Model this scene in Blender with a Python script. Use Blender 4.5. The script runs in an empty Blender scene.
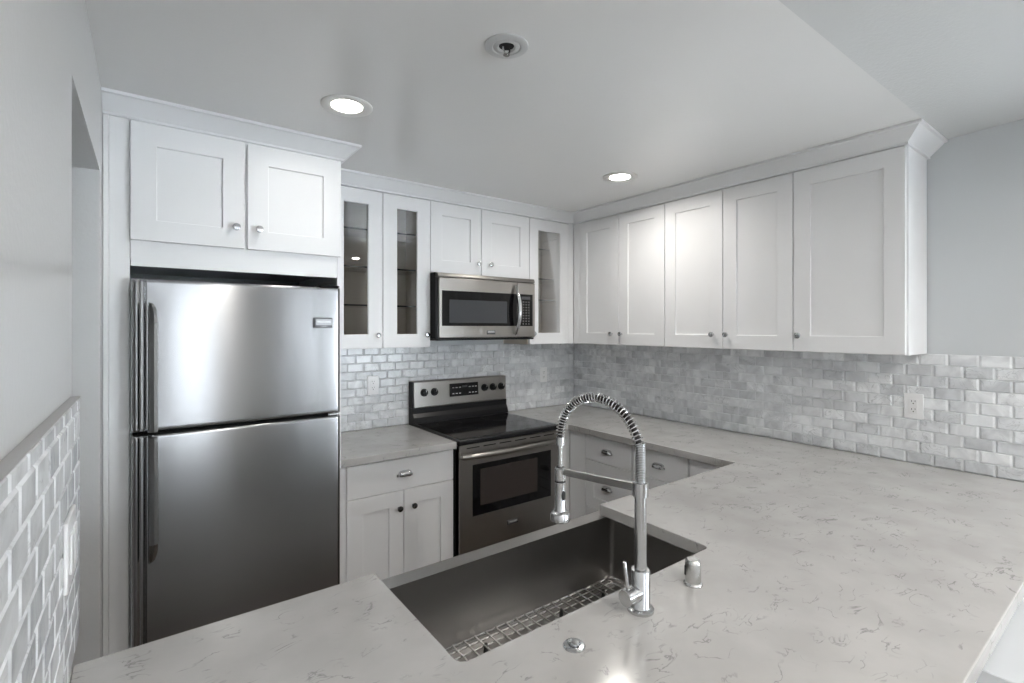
import bpy, bmesh, math, random
from mathutils import Vector, Matrix
PI = math.pi
rnd = random.Random(7)
SC = bpy.context.scene
COL = SC.collection

# ------------------------------------------------------------------ camera
cam_d = bpy.data.cameras.new('camera'); cam = bpy.data.objects.new('camera', cam_d); COL.objects.link(cam)
cam_d.sensor_width = 36.0; cam_d.sensor_fit = 'HORIZONTAL'
cam_d.lens = 493.38 / 1024 * 36.0
cam_d.shift_y = -(341.5 - 327.66) / 1024
cam_d.clip_start = 0.01
cam.location = (-2.8672, -2.9937, 1.5413)
cam.rotation_euler = (PI / 2, 0, -math.radians(36.592))
SC.camera = cam
# ------------------------------------------------------------------ sky, daylight, exposure
W = bpy.data.worlds.new('overcast_sky'); SC.world = W; W.use_nodes = True
bg = W.node_tree.nodes['Background']; bg.inputs[0].default_value = (0.86, 0.925, 1.0, 1); bg.inputs[1].default_value = 14.5
LAMP_W = 1.95
ROOM_LAMP_W = 12.0
SC.view_settings.view_transform = 'Standard'; SC.view_settings.look = 'None'
SC.view_settings.gamma = 1.0; SC.view_settings.use_curve_mapping = False
SC.view_settings.exposure = 1.45
try:
    SC.cycles.use_denoising = True
    SC.cycles.max_bounces = 10; SC.cycles.diffuse_bounces = 6; SC.cycles.glossy_bounces = 5
    SC.cycles.transparent_max_bounces = 12; SC.cycles.sample_clamp_indirect = 6
except Exception: pass

def portal(name, loc, rot, sx, sy):
    l = bpy.data.lights.new(name, 'AREA'); l.shape = 'RECTANGLE'; l.size = sx; l.size_y = sy
    l.cycles.is_portal = True
    o = bpy.data.objects.new(name, l); COL.objects.link(o); o.location = loc; o.rotation_euler = rot
    return o

# ------------------------------------------------------------------ room numbers
XL = -2.992; ZC = 2.380; ZCT = 0.9144; ZB = 1.4224; TH = 0.038
D1 = 0.3134; D2 = 0.3056; ZD = 2.306; YEND = 2.3163
YR = -7.0                       # rear wall of the living room
WINS = [(-2.82, -2.12, 0.25, 2.50, 'nearer the left wall'), (-.95, -.25, 0.25, 2.50, 'in the middle of the wall'), (.15, 3.0, 0.20, 1.38, 'low and wide, added for fill light, in the far corner')]  # last window is unseen, added and kept low to light the kitchen
YW = -3.75; XW = 3.2            # the living room widens here, past the end of the kitchen wall

# ------------------------------------------------------------------ materials
def mat(name, base=(.8, .8, .8), rough=.5, metal=0.0, **k):
    m = bpy.data.materials.new(name); m.use_nodes = True
    b = m.node_tree.nodes['Principled BSDF']
    b.inputs['Base Color'].default_value = (*base, 1); b.inputs['Roughness'].default_value = rough
    b.inputs['Metallic'].default_value = metal
    for a, v in k.items():
        b.inputs[a.replace('_', ' ')].default_value = v
    return m
def nd(m, t, **k):
    n = m.node_tree.nodes.new(t)
    for a, v in k.items(): setattr(n, a, v)
    return n
def lk(m, a, b): m.node_tree.links.new(a, b)
def bsdf(m): return m.node_tree.nodes['Principled BSDF']
def objco(m, scale=(1, 1, 1)):
    t = nd(m, 'ShaderNodeTexCoord'); mp = nd(m, 'ShaderNodeMapping'); mp.inputs['Scale'].default_value = scale
    lk(m, t.outputs['Object'], mp.inputs['Vector']); return mp.outputs['Vector']
def add_bump(m, scale, strength, dist=.002, detail=3, co=(1, 1, 1)):
    v = objco(m, co); n = nd(m, 'ShaderNodeTexNoise'); n.inputs['Scale'].default_value = scale; n.inputs['Detail'].default_value = detail
    lk(m, v, n.inputs['Vector']); b = nd(m, 'ShaderNodeBump'); b.inputs['Strength'].default_value = strength; b.inputs['Distance'].default_value = dist
    lk(m, n.outputs['Fac'], b.inputs['Height']); lk(m, b.outputs['Normal'], bsdf(m).inputs['Normal']); return n
def mottle(m, scale, c0, c1, lo=.35, hi=.65, detail=4, co=(1, 1, 1)):
    v = objco(m, co); n = nd(m, 'ShaderNodeTexNoise'); n.inputs['Scale'].default_value = scale; n.inputs['Detail'].default_value = detail
    lk(m, v, n.inputs['Vector']); r = nd(m, 'ShaderNodeValToRGB')
    r.color_ramp.elements[0].position = lo; r.color_ramp.elements[1].position = hi
    r.color_ramp.elements[0].color = (*c0, 1); r.color_ramp.elements[1].color = (*c1, 1)
    lk(m, n.outputs['Fac'], r.inputs['Fac']); lk(m, r.outputs['Color'], bsdf(m).inputs['Base Color']); return r

M_CAB = mat('white_cabinet_paint', (.85, .855, .86), .46)
mottle(M_CAB, 3, (.84, .845, .85), (.86, .865, .87))
M_WALL = mat('pale_blue_grey_wall_paint', (.59, .615, .63), .55); add_bump(M_WALL, 160, .10, .0015)
M_WALLL = mat('satin_white_wall_paint', (.68, .685, .685), .30); add_bump(M_WALLL, 90, .32, .002)
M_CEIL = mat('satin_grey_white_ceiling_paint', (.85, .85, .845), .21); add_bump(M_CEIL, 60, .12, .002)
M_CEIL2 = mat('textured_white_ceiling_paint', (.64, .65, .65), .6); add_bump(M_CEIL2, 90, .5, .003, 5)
M_FLOOR = mat('dark_plank_floor', (.16, .12, .09), .4)
mottle(M_FLOOR, 6, (.12, .09, .065), (.20, .15, .115), co=(.4, 4, 1))
M_TRIM = mat('white_trim_paint', (.80, .81, .82), .4); mottle(M_TRIM, 3, (.79, .80, .81), (.81, .82, .83))
M_LEDGE = mat('pale_grey_blue_paint', (.60, .625, .65), .5)
M_IN = mat('cabinet_interior_maple', (.82, .74, .65), .5); mottle(M_IN, 8, (.80, .72, .63), (.85, .77, .68), co=(1, 1, .1))
M_PLASTIC = mat('white_plastic', (.87, .875, .88), .3)
M_BLACKP = mat('black_plastic', (.008, .008, .009), .28, Specular_IOR_Level=.25)
M_BLACKG = mat('black_glass', (.005, .005, .006), .07, Specular_IOR_Level=.32)
M_DARKIN = mat('dark_appliance_enamel', (.010, .010, .011), .6, Specular_IOR_Level=.1)
M_CHROME = mat('polished_chrome', (.60, .61, .62), .13, 1.0)
M_FAUCET = mat('satin_chrome', (.58, .585, .59), .21, 1.0)
M_NICKEL = mat('brushed_nickel', (.62, .62, .61), .24, 1.0)
M_CHROME_SHADE = mat('shaded_chrome', (.16, .16, .165), .14, 1.0)  # same chrome as the upper knobs, with shade darkened into its colour
M_RUBBER = mat('black_rubber', (.015, .015, .016), .6)
M_WHITEMARK = mat('white_print', (.7, .7, .7), .5)
M_GREYMARK = mat('grey_badge_print', (.06, .06, .065), .4)
M_GROUT = mat('light_grout', (.74, .76, .78), .8)
M_LAMPTRIM = mat('white_lamp_trim', (.80, .80, .78), .35)
M_TRIMG = mat('grey_edge_trim', (.42, .42, .42), .5)
M_BADGE = mat('badge_plate_metal', (.30, .30, .31), .35, 1.0)
M_LENS = mat('lit_lamp_lens', (.9, .9, .9), .5)
bsdf(M_LENS).inputs['Emission Color'].default_value = (1, .95, .87, 1); bsdf(M_LENS).inputs['Emission Strength'].default_value = 9.0

def steel(name, base, rough, aniso=.6, co=(1, 1, 60)):
    m = mat(name, base, rough, 1.0); b = bsdf(m)
    b.inputs['Anisotropic'].default_value = aniso; b.inputs['Anisotropic Rotation'].default_value = .25
    t = nd(m, 'ShaderNodeCombineXYZ'); t.inputs[0].default_value = 1; lk(m, t.outputs[0], b.inputs['Tangent'])
    v = objco(m, co); n = nd(m, 'ShaderNodeTexNoise'); n.inputs['Scale'].default_value = 9; n.inputs['Detail'].default_value = 3
    lk(m, v, n.inputs['Vector'])
    mr = nd(m, 'ShaderNodeMapRange'); mr.inputs['To Min'].default_value = rough * .9; mr.inputs['To Max'].default_value = rough * 1.12
    lk(m, n.outputs['Fac'], mr.inputs['Value']); lk(m, mr.outputs[0], b.inputs['Roughness'])
    return m
M_STEEL = steel('brushed_stainless_steel', (.42, .425, .43), .225, .88)
M_STEELW = steel('warm_brushed_stainless_steel', (.34, .325, .305), .30)
M_SINK = steel('satin_sink_steel', (.36, .35, .34), .34, .3, (1, 1, 1))

# tinted clear glass for the cabinet doors and windows
def clear_glass(name, tint, gl=.08):
    m = bpy.data.materials.new(name); m.use_nodes = True; nt = m.node_tree; nt.nodes.clear()
    out = nt.nodes.new('ShaderNodeOutputMaterial'); mix = nt.nodes.new('ShaderNodeMixShader')
    tr = nt.nodes.new('ShaderNodeBsdfTransparent'); tr.inputs[0].default_value = (*tint, 1)
    g = nt.nodes.new('ShaderNodeBsdfGlossy'); g.inputs['Roughness'].default_value = .0
    fr = nt.nodes.new('ShaderNodeFresnel'); fr.inputs[0].default_value = 1.5
    nt.links.new(fr.outputs[0], mix.inputs[0]); nt.links.new(tr.outputs[0], mix.inputs[1]); nt.links.new(g.outputs[0], mix.inputs[2])
    nt.links.new(mix.outputs[0], out.inputs[0]); return m
M_GLASS = clear_glass('cabinet_door_glass', (.80, .80, .79))
M_WGLASS = clear_glass('window_glass', (.97, .98, .98))
M_WDIM = clear_glass('dimming_window_glass', (.38, .38, .38)); M_WDIM2 = clear_glass('darker_dimming_window_glass', (.27, .27, .27))  # tint added to the unseen panes to dim their light and reflections
M_SHELF = mat('dark_shelf_glass_edge', (.035, .045, .045), .15)
M_SHELFG = clear_glass('shelf_glass', (.93, .94, .93))

# carrara tile: every tile its own grey, with soft veins
def tile_mat(name, dark, light, vein):
    m = mat(name, light, .26); b = bsdf(m)
    g = nd(m, 'ShaderNodeNewGeometry'); v = objco(m)
    off = nd(m, 'ShaderNodeVectorMath', operation='SCALE'); off.inputs[0].default_value = (37, 17, 53)
    lk(m, g.outputs['Random Per Island'], off.inputs['Scale'])
    ad = nd(m, 'ShaderNodeVectorMath', operation='ADD'); lk(m, v, ad.inputs[0]); lk(m, off.outputs[0], ad.inputs[1])
    n = nd(m, 'ShaderNodeTexNoise'); n.inputs['Scale'].default_value = 9; n.inputs['Detail'].default_value = 5; n.inputs['Distortion'].default_value = 1.2
    lk(m, ad.outputs[0], n.inputs['Vector'])
    r1 = nd(m, 'ShaderNodeValToRGB'); r1.color_ramp.elements[0].color = (*dark, 1); r1.color_ramp.elements[1].color = (*light, 1)
    r1.color_ramp.elements[0].position = .0; r1.color_ramp.elements[1].position = .8
    lk(m, g.outputs['Random Per Island'], r1.inputs[0])
    mx = nd(m, 'ShaderNodeMix', data_type='RGBA', blend_type='MULTIPLY'); mx.inputs[0].default_value = 1
    r2 = nd(m, 'ShaderNodeValToRGB'); r2.color_ramp.elements[0].color = (.78, .78, .79, 1); r2.color_ramp.elements[1].color = (1.06, 1.06, 1.06, 1)
    r2.color_ramp.elements[0].position = .32; r2.color_ramp.elements[1].position = .62
    lk(m, n.outputs['Fac'], r2.inputs[0]); lk(m, r1.outputs[0], mx.inputs[6]); lk(m, r2.outputs[0], mx.inputs[7])
    n2 = nd(m, 'ShaderNodeTexNoise'); n2.inputs['Scale'].default_value = 14; n2.inputs['Detail'].default_value = 3; n2.inputs['Distortion'].default_value = 2.0
    lk(m, ad.outputs[0], n2.inputs['Vector'])
    s = nd(m, 'ShaderNodeMath', operation='SUBTRACT'); s.inputs[1].default_value = .5; lk(m, n2.outputs['Fac'], s.inputs[0])
    a = nd(m, 'ShaderNodeMath', operation='ABSOLUTE'); lk(m, s.outputs[0], a.inputs[0])
    mr = nd(m, 'ShaderNodeMapRange'); mr.inputs['From Max'].default_value = .025; mr.inputs['To Min'].default_value = .55; mr.inputs['To Max'].default_value = 0
    lk(m, a.outputs[0], mr.inputs['Value'])
    mk = nd(m, 'ShaderNodeMath', operation='MULTIPLY'); lk(m, mr.outputs[0], mk.inputs[0])
    n3 = nd(m, 'ShaderNodeTexNoise'); n3.inputs['Scale'].default_value = 5; lk(m, ad.outputs[0], n3.inputs['Vector'])
    mr3 = nd(m, 'ShaderNodeMapRange'); mr3.inputs['From Min'].default_value = .48; mr3.inputs['From Max'].default_value = .6; lk(m, n3.outputs['Fac'], mr3.inputs['Value'])
    lk(m, mr3.outputs[0], mk.inputs[1])
    mx2 = nd(m, 'ShaderNodeMix', data_type='RGBA'); mx2.inputs[7].default_value = (*vein, 1)
    lk(m, mk.outputs[0], mx2.inputs[0]); lk(m, mx.outputs[2], mx2.inputs[6]); lk(m, mx2.outputs[2], b.inputs['Base Color'])
    return m
M_TILE = tile_mat('carrara_marble_tile', (.65, .67, .69), (.83, .85, .865), (.36, .375, .39))

# quartz worktop with short broken grey veins
def quartz():
    m = mat('white_quartz', (.56, .55, .535), .14); b = bsdf(m); v = objco(m)
    base = nd(m, 'ShaderNodeTexNoise'); base.inputs['Scale'].default_value = 7; base.inputs['Detail'].default_value = 6
    lk(m, v, base.inputs['Vector'])
    r = nd(m, 'ShaderNodeValToRGB'); r.color_ramp.elements[0].color = (.44, .43, .416, 1); r.color_ramp.elements[1].color = (.50, .49, .476, 1)
    r.color_ramp.elements[0].position = .35; r.color_ramp.elements[1].position = .65; lk(m, base.outputs['Fac'], r.inputs[0])
    mp = nd(m, 'ShaderNodeMapping'); mp.inputs['Rotation'].default_value = (0, 0, .5); mp.inputs['Scale'].default_value = (1, 1.9, 1); lk(m, v, mp.inputs[0])
    n2 = nd(m, 'ShaderNodeTexNoise'); n2.inputs['Scale'].default_value = 13; n2.inputs['Detail'].default_value = 4; n2.inputs['Distortion'].default_value = .7
    lk(m, mp.outputs[0], n2.inputs['Vector'])
    s = nd(m, 'ShaderNodeMath', operation='SUBTRACT'); s.inputs[1].default_value = .5; lk(m, n2.outputs['Fac'], s.inputs[0])
    a = nd(m, 'ShaderNodeMath', operation='ABSOLUTE'); lk(m, s.outputs[0], a.inputs[0])
    mr = nd(m, 'ShaderNodeMapRange'); mr.inputs['From Max'].default_value = .02; mr.inputs['To Min'].default_value = .75; mr.inputs['To Max'].default_value = 0
    lk(m, a.outputs[0], mr.inputs['Value'])
    n3 = nd(m, 'ShaderNodeTexNoise'); n3.inputs['Scale'].default_value = 17; n3.inputs['Detail'].default_value = 2; lk(m, v, n3.inputs['Vector'])
    mr3 = nd(m, 'ShaderNodeMapRange'); mr3.inputs['From Min'].default_value = .50; mr3.inputs['From Max'].default_value = .62; lk(m, n3.outputs['Fac'], mr3.inputs['Value'])
    k = nd(m, 'ShaderNodeMath', operation='MULTIPLY'); lk(m, mr.outputs[0], k.inputs[0]); lk(m, mr3.outputs[0], k.inputs[1])
    mx = nd(m, 'ShaderNodeMix', data_type='RGBA'); mx.inputs[7].default_value = (.20, .20, .195, 1)
    lk(m, k.outputs[0], mx.inputs[0]); lk(m, r.outputs[0], mx.inputs[6]); lk(m, mx.outputs[2], b.inputs['Base Color'])
    return m
M_QUARTZ = quartz()

# ------------------------------------------------------------------ mesh helpers
def back_T(p): return Vector((p[0], -p[1], p[2]))       # (along the stove wall, out from it, up)
def right_T(p): return Vector((-p[1], -p[0], p[2]))     # (along the cabinet wall from the corner, out from it, up)
class MB:
    """Collects shapes; build() links them as one mesh object."""
    def __init__(s, T=None): s.bm = bmesh.new(); s.T = T; s.mats = []
    def _mi(s, m):
        if m not in s.mats: s.mats.append(m)
        return s.mats.index(m)
    def _take(s, b, m, T=True, smooth=False):
        mi = s._mi(m)
        if T and s.T:
            for v in b.verts: v.co = s.T(v.co)
        bmesh.ops.recalc_face_normals(b, faces=b.faces[:])
        for f in b.faces: f.material_index = mi; f.smooth = smooth
        if smooth:
            for e in b.edges: e.smooth = len(e.link_faces) != 2 or e.calc_face_angle(0) < .62
        me = bpy.data.meshes.new('tmp'); b.to_mesh(me); b.free(); s.bm.from_mesh(me); bpy.data.meshes.remove(me)
        return s
    def box(s, x0, x1, y0, y1, z0, z1, m, bev=.0015, seg=1):
        b = bmesh.new(); bmesh.ops.create_cube(b, size=1)
        for v in b.verts: v.co = Vector(((x0 + x1) / 2 + v.co.x * (x1 - x0), (y0 + y1) / 2 + v.co.y * (y1 - y0), (z0 + z1) / 2 + v.co.z * (z1 - z0)))
        if bev: bmesh.ops.bevel(b, geom=b.edges[:], offset=min(bev, .45 * min(abs(x1 - x0), abs(y1 - y0), abs(z1 - z0))), segments=seg, affect='EDGES', profile=.5)
        return s._take(b, m)
    def prism(s, pts, z0, z1, m, bev=0, seg=2, plane='xy', smooth=False):
        b = bmesh.new()
        mk = {'xy': lambda u, v, w: (u, v, w), 'xz': lambda u, v, w: (u, w, v), 'yz': lambda u, v, w: (w, u, v)}[plane]
        f = b.faces.new([b.verts.new(mk(u, v, z0)) for u, v in pts])
        r = bmesh.ops.extrude_face_region(b, geom=[f]); d = Vector(mk(0, 0, z1 - z0))
        vs = [g for g in r['geom'] if isinstance(g, bmesh.types.BMVert)]
        for v in vs: v.co += d
        if bev: bmesh.ops.bevel(b, geom=b.edges[:], offset=bev, segments=seg, affect='EDGES', profile=.5)
        return s._take(b, m, smooth=smooth)
    def lathe(s, prof, o, m, axis='z', seg=32, smooth=True):
        """prof: list of (radius, height) along the axis from o"""
        b = bmesh.new(); rings = []
        ax = {'z': (Vector((1, 0, 0)), Vector((0, 1, 0)), Vector((0, 0, 1))), 'y': (Vector((1, 0, 0)), Vector((0, 0, 1)), Vector((0, 1, 0))), 'x': (Vector((0, 1, 0)), Vector((0, 0, 1)), Vector((1, 0, 0)))}
        A, B, Cc = axis if isinstance(axis, tuple) else ax[axis]; o = Vector(o)
        for r, h in prof:
            if r < 1e-6: rings.append([b.verts.new(o + Cc * h)])
            else: rings.append([b.verts.new(o + A * (r * math.cos(2 * PI * i / seg)) + B * (r * math.sin(2 * PI * i / seg)) + Cc * h) for i in range(seg)])
        for p, q in zip(rings, rings[1:]):
            if len(p) == 1 and len(q) == 1: continue
            for i in range(seg):
                j = (i + 1) % seg
                if len(p) == 1: b.faces.new((p[0], q[i], q[j]))
                elif len(q) == 1: b.faces.new((p[i], p[j], q[0]))
                else: b.faces.new((p[i], p[j], q[j], q[i]))
        for rr in (rings[0], rings[-1]):
            if len(rr) > 1: b.faces.new(rr)
        s._take(b, m, smooth=smooth)
        return s
    def tube(s, path, r, m, seg=10, closed=False, flat=1.0):
        P = [Vector(p) for p in path]; n = len(P); b = bmesh.new(); rings = []; N = None
        for i in range(n):
            if closed: t = P[(i + 1) % n] - P[i - 1]
            else: t = P[min(i + 1, n - 1)] - P[max(i - 1, 0)]
            t.normalize()
            if N is None:
                N = t.cross(Vector((0, 0, 1)))
                if N.length < .05: N = t.cross(Vector((0, 1, 0)))
            N = (N - t * N.dot(t)).normalized(); Bv = t.cross(N)
            rr = r[i] if isinstance(r, (list, tuple)) else r
            rings.append([b.verts.new(P[i] + N * (rr * math.cos(2 * PI * k / seg)) + Bv * (rr * flat * math.sin(2 * PI * k / seg))) for k in range(seg)])
        for i in range(n if closed else n - 1):
            p, q = rings[i], rings[(i + 1) % n]
            for k in range(seg): b.faces.new((p[k], p[(k + 1) % seg], q[(k + 1) % seg], q[k]))
        if not closed: b.faces.new(rings[0]); b.faces.new(rings[-1])
        return s._take(b, m, smooth=True)
    def grid(s, fn, nu, nv, m, smooth=True):
        b = bmesh.new(); V = [[b.verts.new(fn(i / nu, j / nv)) for j in range(nv + 1)] for i in range(nu + 1)]
        for i in range(nu):
            for j in range(nv): b.faces.new((V[i][j], V[i + 1][j], V[i + 1][j + 1], V[i][j + 1]))
        return s._take(b, m, smooth=smooth)
    def shaker(s, u0, u1, z0, z1, v0, v1, st, m, rec=.009, hole=False, rail=None):
        """a door with a raised frame; v1 is the front"""
        b = bmesh.new(); rl = rail or st
        ou = [(u0, z0), (u1, z0), (u1, z1), (u0, z1)]; inn = [(u0 + st, z0 + rl), (u1 - st, z0 + rl), (u1 - st, z1 - rl), (u0 + st, z1 - rl)]
        V = lambda pts, v: [b.verts.new((u, v, z)) for u, z in pts]
        of, inf, ob = V(ou, v1), V(inn, v1), V(ou, v0)
        inb = V(inn, v0 if hole else v1 - rec)
        for i in range(4):
            j = (i + 1) % 4
            b.faces.new((of[i], of[j], inf[j], inf[i])); b.faces.new((inf[i], inf[j], inb[j], inb[i])); b.faces.new((of[i], of[j], ob[j], ob[i]))
            if hole: b.faces.new((ob[i], ob[j], inb[j], inb[i]))
        if not hole: b.faces.new(inb); b.faces.new(ob)
        bmesh.ops.bevel(b, geom=b.edges[:], offset=.0012, segments=1, affect='EDGES', profile=.5)
        return s._take(b, m)
    def sweep(s, path, prof, m):
        """prof (outwards, z) swept along a plan path with mitres; outwards is to the right of travel"""
        P = [Vector((x, y, 0)) for x, y in path]; b = bmesh.new(); rings = []
        for i, p in enumerate(P):
            ds = []
            if i > 0: ds.append((P[i] - P[i - 1]).normalized())
            if i < len(P) - 1: ds.append((P[i + 1] - P[i]).normalized())
            ns = [Vector((d.y, -d.x, 0)) for d in ds]
            n = ns[0] if len(ns) == 1 else (ns[0] + ns[1]) / (1 + ns[0].dot(ns[1]))
            rings.append([b.verts.new((p.x + n.x * o, p.y + n.y * o, z)) for o, z in prof])
        for p, q in zip(rings, rings[1:]):
            for k in range(len(prof)): b.faces.new((p[k], p[(k + 1) % len(prof)], q[(k + 1) % len(prof)], q[k]))
        b.faces.new(rings[0]); b.faces.new(rings[-1])
        return s._take(b, m)
    def text(s, body, size, loc, m, mw=None, depth=.0006, align='CENTER', stretch=1.0):
        c = bpy.data.curves.new('t', 'FONT'); c.body = body; c.size = size; c.extrude = depth; c.align_x = align; c.align_y = 'CENTER'
        o = bpy.data.objects.new('t', c); COL.objects.link(o); bpy.context.view_layer.update()
        me = bpy.data.meshes.new_from_object(o.evaluated_get(bpy.context.evaluated_depsgraph_get()))
        bpy.data.objects.remove(o); bpy.data.curves.remove(c)
        b = bmesh.new(); b.from_mesh(me); bpy.data.meshes.remove(me)
        R = mw or Matrix(((stretch, 0, 0), (0, 0, -1), (0, 1, 0)))
        for v in b.verts: v.co = R @ v.co + Vector(loc)
        return s._take(b, m, T=False)
    def build(s, name, parent=None, smooth_angle=None):
        me = bpy.data.meshes.new(name)
        if parent is not None:
            off = world_loc(parent)
            for v in s.bm.verts: v.co -= off
        s.bm.to_mesh(me); s.bm.free()
        for m in s.mats: me.materials.append(m)
        o = bpy.data.objects.new(name, me); COL.objects.link(o)
        if parent is not None: o.parent = parent
        return o
def world_loc(o):
    l = Vector(o.location)
    while o.parent: o = o.parent; l += o.location
    return l
def thing(name, label, cat, loc=(0, 0, 0), group=None):
    o = bpy.data.objects.new(name, None); COL.objects.link(o); o.location = loc; o.empty_display_size = .05
    return tag(o, label, cat, group)
def tag(o, label=None, cat=None, group=None, kind=None):
    if label: o['label'] = label
    if cat: o['category'] = cat
    if group: o['group'] = group
    if kind: o['kind'] = kind
    return o
def struct(mb, name, label, cat, parent=None):
    o = mb.build(name, parent); o['kind'] = 'structure'
    if parent is None: tag(o, label, cat)
    elif label: o['label'] = label
    return o

# ------------------------------------------------------------------ THE SETTING
b = MB(); b.box(-4.4, XW + .15, -7.2, .15, -.12, 0, M_FLOOR, 0)
struct(b, 'floor', 'dark plank floor under the kitchen and living room', 'floor')
b = MB(); b.box(-3.12, .12, 0, .12, 0, 2.6, M_WALL, 0)
wall_back = struct(b, 'wall_back', 'wall behind the range with marble tile between counter and cabinets', 'wall')
b = MB(); b.box(0, .12, YW, 0, 0, 2.75, M_WALL, 0)
wall_right = struct(b, 'wall_right', 'pale blue grey wall behind the long run of cabinets', 'wall')
ZS = 2.0748; YJ = -.817; YN = -1.609
b = MB(); b.box(-3.12, XL, YR, YN, 0, 2.75, M_WALLL, 0); b.box(-3.12, XL, YN, YJ, ZS, 2.6, M_WALLL, 0); b.box(-3.12, XL, YJ, 0, 0, 2.6, M_WALLL, 0)
wall_left = struct(b, 'wall_left', 'satin white wall on the left with a doorway beside the refrigerator', 'wall')
b = MB(); b.box(-4.4, -3.1205, YJ, YJ + .1, 0, 2.3, M_WALLL, 0); b.box(-4.4, -3.1205, YN - .1, YN, 0, 2.3, M_WALLL, 0)
b.box(-4.5, -4.4, YN - .1, YJ + .1, 0, 2.3, M_WALLL, 0)
struct(b, 'wall_hall', 'pale wall inside the doorway left of the refrigerator', 'wall')
b = MB(); b.box(-4.4, -3.1205, YN, YJ, ZS, ZS + .1, M_WALLL, 0)
struct(b, 'ceiling_hall', 'low ceiling of the doorway recess', 'ceiling')
YCE = -2.386
b = MB(); b.box(-3.12, .12, YCE, .12, ZC, ZC + .1, M_CEIL, 0)
struct(b, 'ceiling_kitchen', 'satin grey white kitchen ceiling with two recessed lights', 'ceiling')
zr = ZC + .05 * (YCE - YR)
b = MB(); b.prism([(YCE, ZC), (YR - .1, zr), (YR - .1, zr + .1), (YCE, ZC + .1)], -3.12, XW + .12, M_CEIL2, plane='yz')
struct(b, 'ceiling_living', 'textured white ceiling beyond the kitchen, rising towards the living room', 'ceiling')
b = MB(); xs = [-3.12] + [x for w in WINS for x in w[:2]] + [XW + .12]
for i in range(0, 8, 2): b.box(xs[i], xs[i + 1], YR - .12, YR, 0, 2.75, M_WALLL, 0)
for w in WINS: b.box(w[0], w[1], YR - .12, YR, 0, w[2], M_WALLL, 0); b.box(w[0], w[1], YR - .12, YR, w[3], 2.75, M_WALLL, 0)
struct(b, 'wall_rear', 'living room wall behind the viewer with two tall windows and an added low one', 'wall')
for i, w in enumerate(WINS):
    b = MB(); f = .05
    b.box(w[0], w[1], YR - .08, YR - .02, w[2], w[2] + f, M_TRIM); b.box(w[0], w[1], YR - .08, YR - .02, w[3] - f, w[3], M_TRIM)
    b.box(w[0], w[0] + f, YR - .08, YR - .02, w[2] + f, w[3] - f, M_TRIM); b.box(w[1] - f, w[1], YR - .08, YR - .02, w[2] + f, w[3] - f, M_TRIM)
    wn = struct(b, 'window_%d' % (i + 1), 'white framed window in the living room wall, ' + w[4], 'window')
    b = MB(); b.box(w[0] + f, w[1] - f, YR - .053, YR - .047, w[2] + f, w[3] - f, (M_WDIM, M_WDIM2, M_WGLASS)[i], 0); o = b.build('pane', wn)
    portal('daylight_portal', ((w[0] + w[1]) / 2, YR - .125, (w[2] + w[3]) / 2), (PI / 2, 0, PI), w[1] - w[0], w[3] - w[2])
b = MB(); b.box(XW, XW + .12, YR, YW, 0, 2.75, M_WALLL, 0); b.box(.121, XW + .12, YW, YW + .12, 0, 2.75, M_WALLL, 0)
struct(b, 'wall_living', 'plain side walls of the wider living room behind the viewer', 'wall')

# beveled 2x4 marble tiles, each a block of its own inside one mesh
def tiles(name, parent, L0, L1, z0, z1, T, label, th=.008, skip=()):
    bm = MB(T); g = .0009; tw, thh = .1016, .0508; bb = bmesh.new()
    nrow = int(math.ceil((z1 - z0) / thh - .05))
    for r in range(nrow):
        za, zb = z0 + r * thh + g / 2, min(z0 + (r + 1) * thh, z1) - g / 2
        u = L0 - (tw / 2 if r % 2 else 0) - tw
        while u < L1:
            ua, ub = max(u + g / 2, L0 + .0005), min(u + tw - g / 2, L1 - .0005); u += tw
            if ub - ua < .006: continue
            if any(ua >= s0 - .001 and ub <= s1 + .001 and za < s2 for s0, s1, s2 in skip): continue
            bv = min(.0080, (ub - ua) * .3); e = .0046
            def ring(d, v): return [bb.verts.new(T((a, v, c))) for a, c in ((ua + d, za + d * .45), (ub - d, za + d * .45), (ub - d, zb - d * .45), (ua + d, zb - d * .45))]
            r0, r1, r2 = ring(0, .0015), ring(0, th - e), ring(bv, th)
            for p, q in ((r0, r1), (r1, r2)):
                for i in range(4): bb.faces.new((p[i], p[(i + 1) % 4], q[(i + 1) % 4], q[i]))
            bb.faces.new(r2); bb.faces.new(r0)
    bm._take(bb, M_TILE, T=False)
    bm.box(L0, L1, .0003, .0040, z0, z1, M_GROUT, 0)
    o = bm.build(name, parent); o['kind'] = 'structure'; o['label'] = label; return o
tiles('tile_backsplash', wall_back, -2.145, -.011, ZCT, ZB, back_T, 'grey marble subway tile behind the range')
tiles('tile_backsplash', wall_right, .001, 3.0, ZCT, ZB, right_T, 'grey marble subway tile along the long counter')
tiles('tile_backsplash', wall_left, 1.64, 2.77, ZCT, 1.397, lambda p: Vector((XL + p[1], -p[0], p[2])), 'grey marble subway tile on the left wall', th=.016)
b = MB(); b.box(XL + .0003, XL + .0165, -2.77, -1.639, 1.3972, 1.3992, M_TRIMG, 0)
o = b.build('tile_edge_strip', wall_left); o['kind'] = 'structure'

# crown mouldings
crown = [(-.012, 2.309), (.010, 2.309), (.010, 2.318), (.060, 2.366), (.070, 2.368), (.070, 2.379), (-.012, 2.379)]
b = MB(); b.sweep([(-2.140, -D1), (-D2, -D1), (-D2, -YEND), (-.0005, -YEND)], crown, M_TRIM)
struct(b, 'trim_1', 'white angled crown moulding above the wall cabinets', 'moulding')
b = MB(); b.sweep([(XL + .0005, -.6956), (-2.142, -.6956), (-2.142, -D1 - .001)], crown, M_TRIM)
struct(b, 'trim_2', 'white angled crown moulding above the refrigerator cabinet', 'moulding')

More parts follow.
